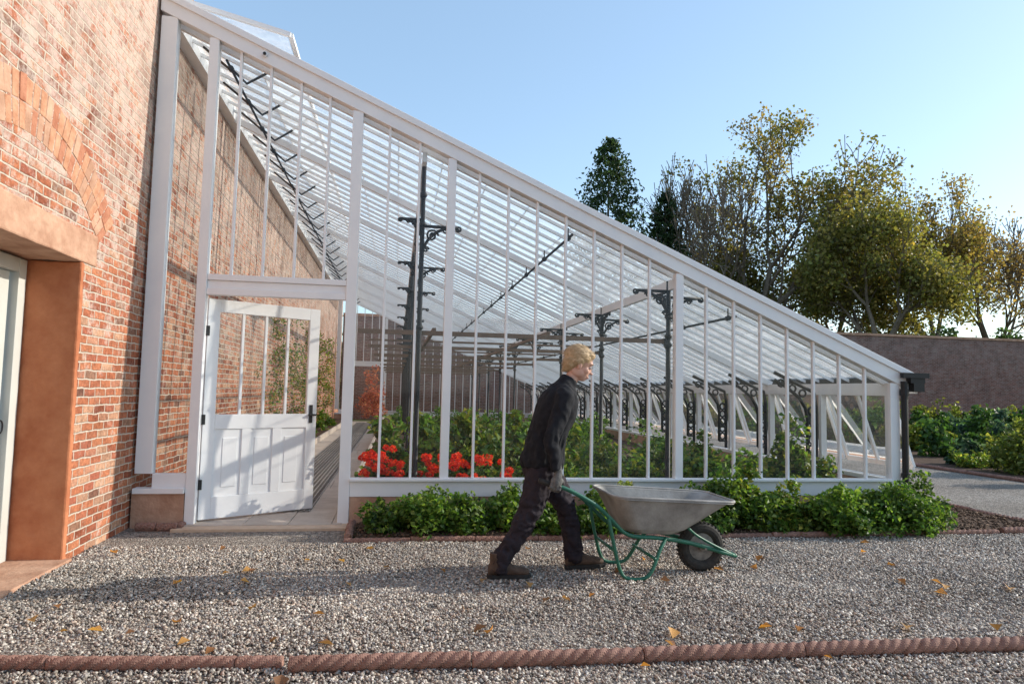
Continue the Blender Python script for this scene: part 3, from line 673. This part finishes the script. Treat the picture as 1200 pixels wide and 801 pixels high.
# ------------------------------------------------------------------ woman
WM=empty('woman',(3.75,-2.05,0))
def remesh(g,name,mat,vox,it,par,amp=0,freq=8,stretch=(1,1,1),fn=None):
    o=g.build(name,mat,None,smooth=True)
    m=o.modifiers.new('r','REMESH'); m.mode='VOXEL'; m.voxel_size=vox
    s=o.modifiers.new('s','SMOOTH'); s.factor=.5; s.iterations=it
    bpy.context.view_layer.update(); d=bpy.context.evaluated_depsgraph_get(); me=bpy.data.meshes.new_from_object(o.evaluated_get(d))
    o.modifiers.clear(); o.data=me; me.name=name
    if amp:
        for v in me.vertices:
            p=Vector((v.co.x*stretch[0],v.co.y*stretch[1],v.co.z*stretch[2]))*freq
            a=amp*(fn(v.co) if fn else 1)
            v.co+=v.normal*(a*(noise.noise(p)+.7*(1-2*abs(noise.noise(p*1.9+Vector((3,1,7)))))-.3))
    me.polygons.foreach_set('use_smooth',[True]*len(me.polygons)); me.update()
    if len(me.materials)==0: me.materials.append(mat)
    parent(o,par); return o
M_jack=simple('black_fleece',(.009,.010,.013),(.020,.021,.026),30,.85,.35,220,0,.2)
M_trou=simple('dark_trousers',(.020,.016,.021),(.036,.028,.034),12,.85,.3,120,0,.2)
M_skin=simple('skin',(.56,.32,.24),(.64,.39,.30),10,.5,.05,90,0,.35)
M_hair=simple('blond_hair',(.42,.28,.14),(.72,.54,.33),40,.5,.4,160,0,.4)
M_boot=simple('boot_leather',(.05,.032,.022),(.11,.07,.05),20,.7,.3,80,0,.3)
M_sole=simple('boot_sole',(.012,.012,.012),(.03,.028,.026),20,.9,.2)
M_glove=simple('work_glove',(.07,.07,.07),(.18,.175,.165),40,.85,.4,150,0,.2)
M_eye=simple('eye_white',(.7,.68,.65),(.75,.73,.7),5,.2,0); M_lip=simple('lips',(.42,.17,.14),(.48,.2,.17),20,.5,0)
def sec(x,z,d,w,tilt=0,y=Yc):
    t=math.radians(tilt); return ((x,y,z),(d*math.cos(t),0,-d*math.sin(t)),(0,w,0))
def limb(g,pts,n=16):
    g.tube([p[:3] for p in pts],[p[3] for p in pts],n)
    for p in (pts[0],pts[-1]): g.ell(p[:3],(p[3]*.98,)*3,14,8)
g=Geo()
g.loft([sec(3.664,.815,.158,.195,4),sec(3.667,.88,.162,.195,6),sec(3.683,.99,.144,.178,11),sec(3.720,1.12,.150,.180,14),sec(3.762,1.25,.160,.192,17),sec(3.802,1.355,.142,.192,20),sec(3.830,1.42,.108,.160,22),sec(3.855,1.465,.080,.095,26),sec(3.878,1.515,.064,.068,28)],28,0,2.3)
for s in (-1,1):
    y=Yc+s*.195
    limb(g,[(3.80,Yc+s*.145,1.39,.074),(3.790,y,1.36,.080),(3.752,y+s*.035,1.24,.071),(3.692,y+s*.065,1.10,.063),(3.678,y+s*.073,1.04,.059),(3.69,y+s*.08,.94,.050),(3.712,y+s*.080,.845,.042)])
    g.tube([(3.708,y+s*.080,.865),(3.715,y+s*.080,.82)],.046,16)
def jf(c): 
    return 1.0+(.9 if c.z<1.1 else 0)
remesh(g,'jacket',M_jack,.011,4,WM,.012,9,(1,1,.6),jf)
g=Geo()
g.loft([sec(3.685,.97,.11,.15),sec(3.668,.88,.135,.175),sec(3.66,.80,.145,.185),sec(3.668,.73,.12,.165)],24,0,2.2)
limb(g,[(3.650,Yc-.088,.79,.112),(3.605,Yc-.10,.66,.106),(3.560,Yc-.105,.50,.086),(3.490,Yc-.11,.38,.078),(3.415,Yc-.115,.25,.071),(3.352,Yc-.115,.15,.071),(3.335,Yc-.115,.10,.075)])
limb(g,[(3.69,Yc+.088,.79,.112),(3.79,Yc+.105,.66,.104),(3.885,Yc+.115,.50,.085),(3.918,Yc+.12,.38,.077),(3.945,Yc+.125,.25,.070),(3.960,Yc+.125,.15,.070),(3.966,Yc+.125,.10,.074)])
def tf_(c): return 1.0+(.9 if c.z<.6 else .3)
remesh(g,'trousers',M_trou,.011,4,WM,.012,10,(1,1,1.3),tf_)
def boot(ax,ay,ang,lift,name):
    g=Geo(); R=Matrix.Rotation(math.radians(ang),3,'Y'); piv=Vector((ax,ay,.0))
    def P(x,y,z): return piv+R@Vector((x,y,z))+Vector((0,0,lift))
    S=[(-.085,.055,.035,.04),(-.06,.075,.042,.06),(.0,.085,.045,.068),(.06,.068,.046,.052),(.12,.052,.052,.038),(.18,.045,.050,.032),(.225,.04,.034,.024)]
    g.loft([(P(x,0,z),R@Vector((0,w,0)),R@Vector((0,0,h))) for x,z,w,h in S],18)
    g.tube([P(-.02,0,.06),P(-.02,0,.13),P(-.022,0,.19)],[.056,.052,.054],16)
    remesh(g,name,M_boot,.008,3,WM,.002,20)
    g=Geo()
    out=[(-.095,.0),(-.09,.03),(-.06,.045),(0,.042),(.06,.046),(.12,.055),(.18,.054),(.225,.038),(.245,.0)]
    out=out+[(x,-y) for x,y in out[-2:0:-1]]
    n=len(out); vs=[P(x,y,z) for z in (.002,.03) for x,y in out]
    g.add(vs,[tuple(range(n-1,-1,-1)),tuple(n+i for i in range(n))]+[(i,(i+1)%n,n+(i+1)%n,n+i) for i in range(n)])
    g.build(name+'_sole',M_sole,WM)
boot(3.33,Yc-.115,0,.010,'right_boot'); boot(3.985,Yc+.125,-3,.010,'left_boot')
for s,nm in ((-1,'right_glove'),(1,'left_glove')):
    g=Geo(); hy=Yc+s*.27; ax=Vector((.96,0,-.28)); C=Vector((3.705,hy,.715))
    O=Vector((0,s,0)); Z=Vector((.28,0,.96))
    g.tube([(3.715,hy+s*.0,.87),C+Z*.095+O*.012],[.034,.031],14)
    g.tube([C+Z*.10+O*.012,C+Z*.06+O*.026,C+Z*.02+O*.034,C-Z*.01+O*.034],[.030,.032,.03,.022],12)
    g.ell(C+Z*.03+O*.030,(.046,.019,.045)); 
    for k,(off,ln) in enumerate(((.036,.92),(.013,1.0),(-.010,.96),(-.032,.8))):
        b=C+ax*off
        g.tube([b+O*.036+Z*.008,b+O*.033-Z*.026*ln,b+O*.008-Z*.040*ln,b-O*.022-Z*.028*ln,b-O*.031+Z*.0,b-O*.024+Z*.012],[.0125,.012,.0115,.011,.0105,.008],8)
        g.ell(b+O*.035-Z*.02*ln,(.0135,)*3,8,6)
    b=C+ax*.03
    g.tube([b+O*.020+Z*.055,b+ax*.02+O*.012+Z*.040,b+ax*.03-O*.010+Z*.032,b+ax*.028-O*.030+Z*.020],[.016,.0145,.013,.010],8)
    remesh(g,nm,M_glove,.0045,2,WM,.001,60)
# head
HR=Matrix.Rotation(math.radians(-8),3,'Z')@Matrix.Rotation(math.radians(20),3,'Y'); hs=1.13; HC=Vector((3.955,Yc,1.625))
def hp_(x,y,z): return HC+HR@Vector((x,y,z))*hs
def he(g,c,r,n=16,k=10): g.ell(hp_(*c),tuple(a*hs for a in r),n,k,HR)
g=Geo()
he(g,(-.012,0,.035),(.094,.072,.088),24,16); he(g,(.025,0,-.03),(.062,.055,.080)); he(g,(.045,0,-.084),(.032,.028,.022)); he(g,(.068,0,.028),(.020,.043,.022))
he(g,(.086,0,-.012),(.009,.007,.020),10,8); he(g,(.097,0,-.032),(.016,.0115,.010),12,8)
he(g,(.077,0,-.062),(.014,.022,.011),12,8); he(g,(.075,0,-.075),(.013,.019,.009),12,8)
for s in (-1,1): he(g,(.052,s*.036,-.028),(.026,.021,.024)); he(g,(-.002,s*.074,-.014),(.017,.009,.028),10,8); he(g,(.0,s*.046,-.055),(.048,.014,.032))
g.tube([(3.866,Yc,1.44),hp_(-.02,0,-.05)],[.055,.050],16)
remesh(g,'head',M_skin,.005,2,WM)
g=Geo()
for s in (-1,1):
    he(g,(.079,s*.028,.002),(.011,.014,.010),12,8)
g.build('eyes',M_eye,WM,smooth=True)
g=Geo()
for s in (-1,1):
    he(g,(.0885,s*.029,.001),(.004,.006,.006),10,6)
    g.tube([hp_(.090,s*.014,.007),hp_(.092,s*.029,.012),hp_(.082,s*.043,.006)],.0022,5)
g.build('irises_lashes',simple('dark_iris',(.03,.025,.02),(.06,.045,.03),9,.3,0),WM,smooth=True)
g=Geo()
for s in (-1,1): g.tube([hp_(.089,s*.012,.026),hp_(.089,s*.03,.031),hp_(.076,s*.046,.024)],.003,5)
g.build('eyebrows',simple('brows',(.25,.15,.08),(.3,.2,.1),9,.8,0),WM,smooth=True)
g=Geo(); g.tube([hp_(.084,-.018,-.070),hp_(.0925,-.006,-.069),hp_(.0925,.006,-.069),hp_(.084,.018,-.070)],.0035,6); g.build('lips',M_lip,WM,smooth=True)
# short hair swept back from the forehead, ears showing
g=Geo()
he(g,(-.024,0,.050),(.101,.081,.086),24,16); he(g,(-.056,0,.006),(.062,.074,.078),20,12); he(g,(-.070,0,-.040),(.034,.050,.040)); he(g,(.034,.0,.086),(.052,.056,.030))
for s in (-1,1): he(g,(-.022,s*.064,.026),(.042,.021,.036))
hair=remesh(g,'hair',M_hair,.006,2,WM,.004,34,(.45,1,1))
hv=[(v.co.copy(),v.normal.copy()) for v in hair.data.vertices]; rnd=random.Random(4); vs=[];fs=[]
for i in range(3200):
    p,nn=rnd.choice(hv); q=HR.inverted()@(p-HC)
    dr=Vector((-1,0,-.25)) if q.z>.03*hs else Vector((-.6,0,-.8))
    dr=HR@dr; dr=(dr-nn*dr.dot(nn)*.97+Vector((rnd.gauss(0,.10),rnd.gauss(0,.10),rnd.gauss(0,.10)))).normalized()
    L_=rnd.uniform(.025,.05); w=nn.cross(dr).normalized()*.0013; o=len(vs)
    vs+=[p+nn*.0005-w,p+nn*.0005+w,p+dr*L_*.6+nn*.003+w,p+dr*L_*.6+nn*.003-w,p+dr*L_+nn*.001]; fs+=[(o,o+1,o+2,o+3),(o+3,o+2,o+4)]
g=Geo(); g.add(vs,fs); g.build('hair_strands',M_hair,WM)

# ------------------------------------------------------------------ sky, sun, camera
EL,AZ=math.radians(24),math.radians(86)
w=bpy.data.worlds.new('World'); SC.world=w; w.use_nodes=True; nt=w.node_tree; nt.nodes.clear()
out=nt.nodes.new('ShaderNodeOutputWorld'); bg=nt.nodes.new('ShaderNodeBackground'); sk=nt.nodes.new('ShaderNodeTexSky')
sk.sky_type='NISHITA'; sk.sun_disc=False; sk.sun_elevation=EL; sk.sun_rotation=AZ; sk.air_density=1.0; sk.dust_density=.7; sk.ozone_density=1.3
c1=mixc(nt,1.0,sk.outputs[0],(1.2,1.2,1.15),'MULTIPLY'); c2=mixc(nt,1.0,c1,(1.15,1.75,2.45),'ADD')
bg.inputs[1].default_value=.15; nt.links.new(c2,bg.inputs[0]); nt.links.new(bg.outputs[0],out.inputs[0])
sl=bpy.data.lights.new('sun','SUN'); sl.energy=5; sl.angle=math.radians(.5); sl.color=(1,.92,.80); so=bpy.data.objects.new('sun',sl); SC.collection.objects.link(so)
sd=Vector((math.sin(AZ)*math.cos(EL),math.cos(AZ)*math.cos(EL),math.sin(EL))); so.rotation_euler=sd.to_track_quat('Z','Y').to_euler(); so.location=(20,2,12)
f,th,ph,ro,cx,cy=811.4627,0.1633,0.0713,0.022,2.5269,-7.3907
r0=Vector((math.cos(th),-math.sin(th),0)); F=Vector((math.sin(th)*math.cos(ph),math.cos(th)*math.cos(ph),math.sin(ph))); u0=r0.cross(F)
r=r0*math.cos(ro)+u0*math.sin(ro); u=u0*math.cos(ro)-r0*math.sin(ro)
cam=bpy.data.cameras.new('camera'); co=bpy.data.objects.new('camera',cam); SC.collection.objects.link(co)
co.matrix_world=Matrix(((r.x,u.x,-F.x,cx),(r.y,u.y,-F.y,cy),(r.z,u.z,-F.z,1.4),(0,0,0,1)))
cam.sensor_width=36; cam.lens=f/1200*36; cam.clip_end=1500; cam.clip_start=.05
SC.camera=co
SC.view_settings.view_transform='Standard'; SC.view_settings.look='None'; SC.view_settings.exposure=0
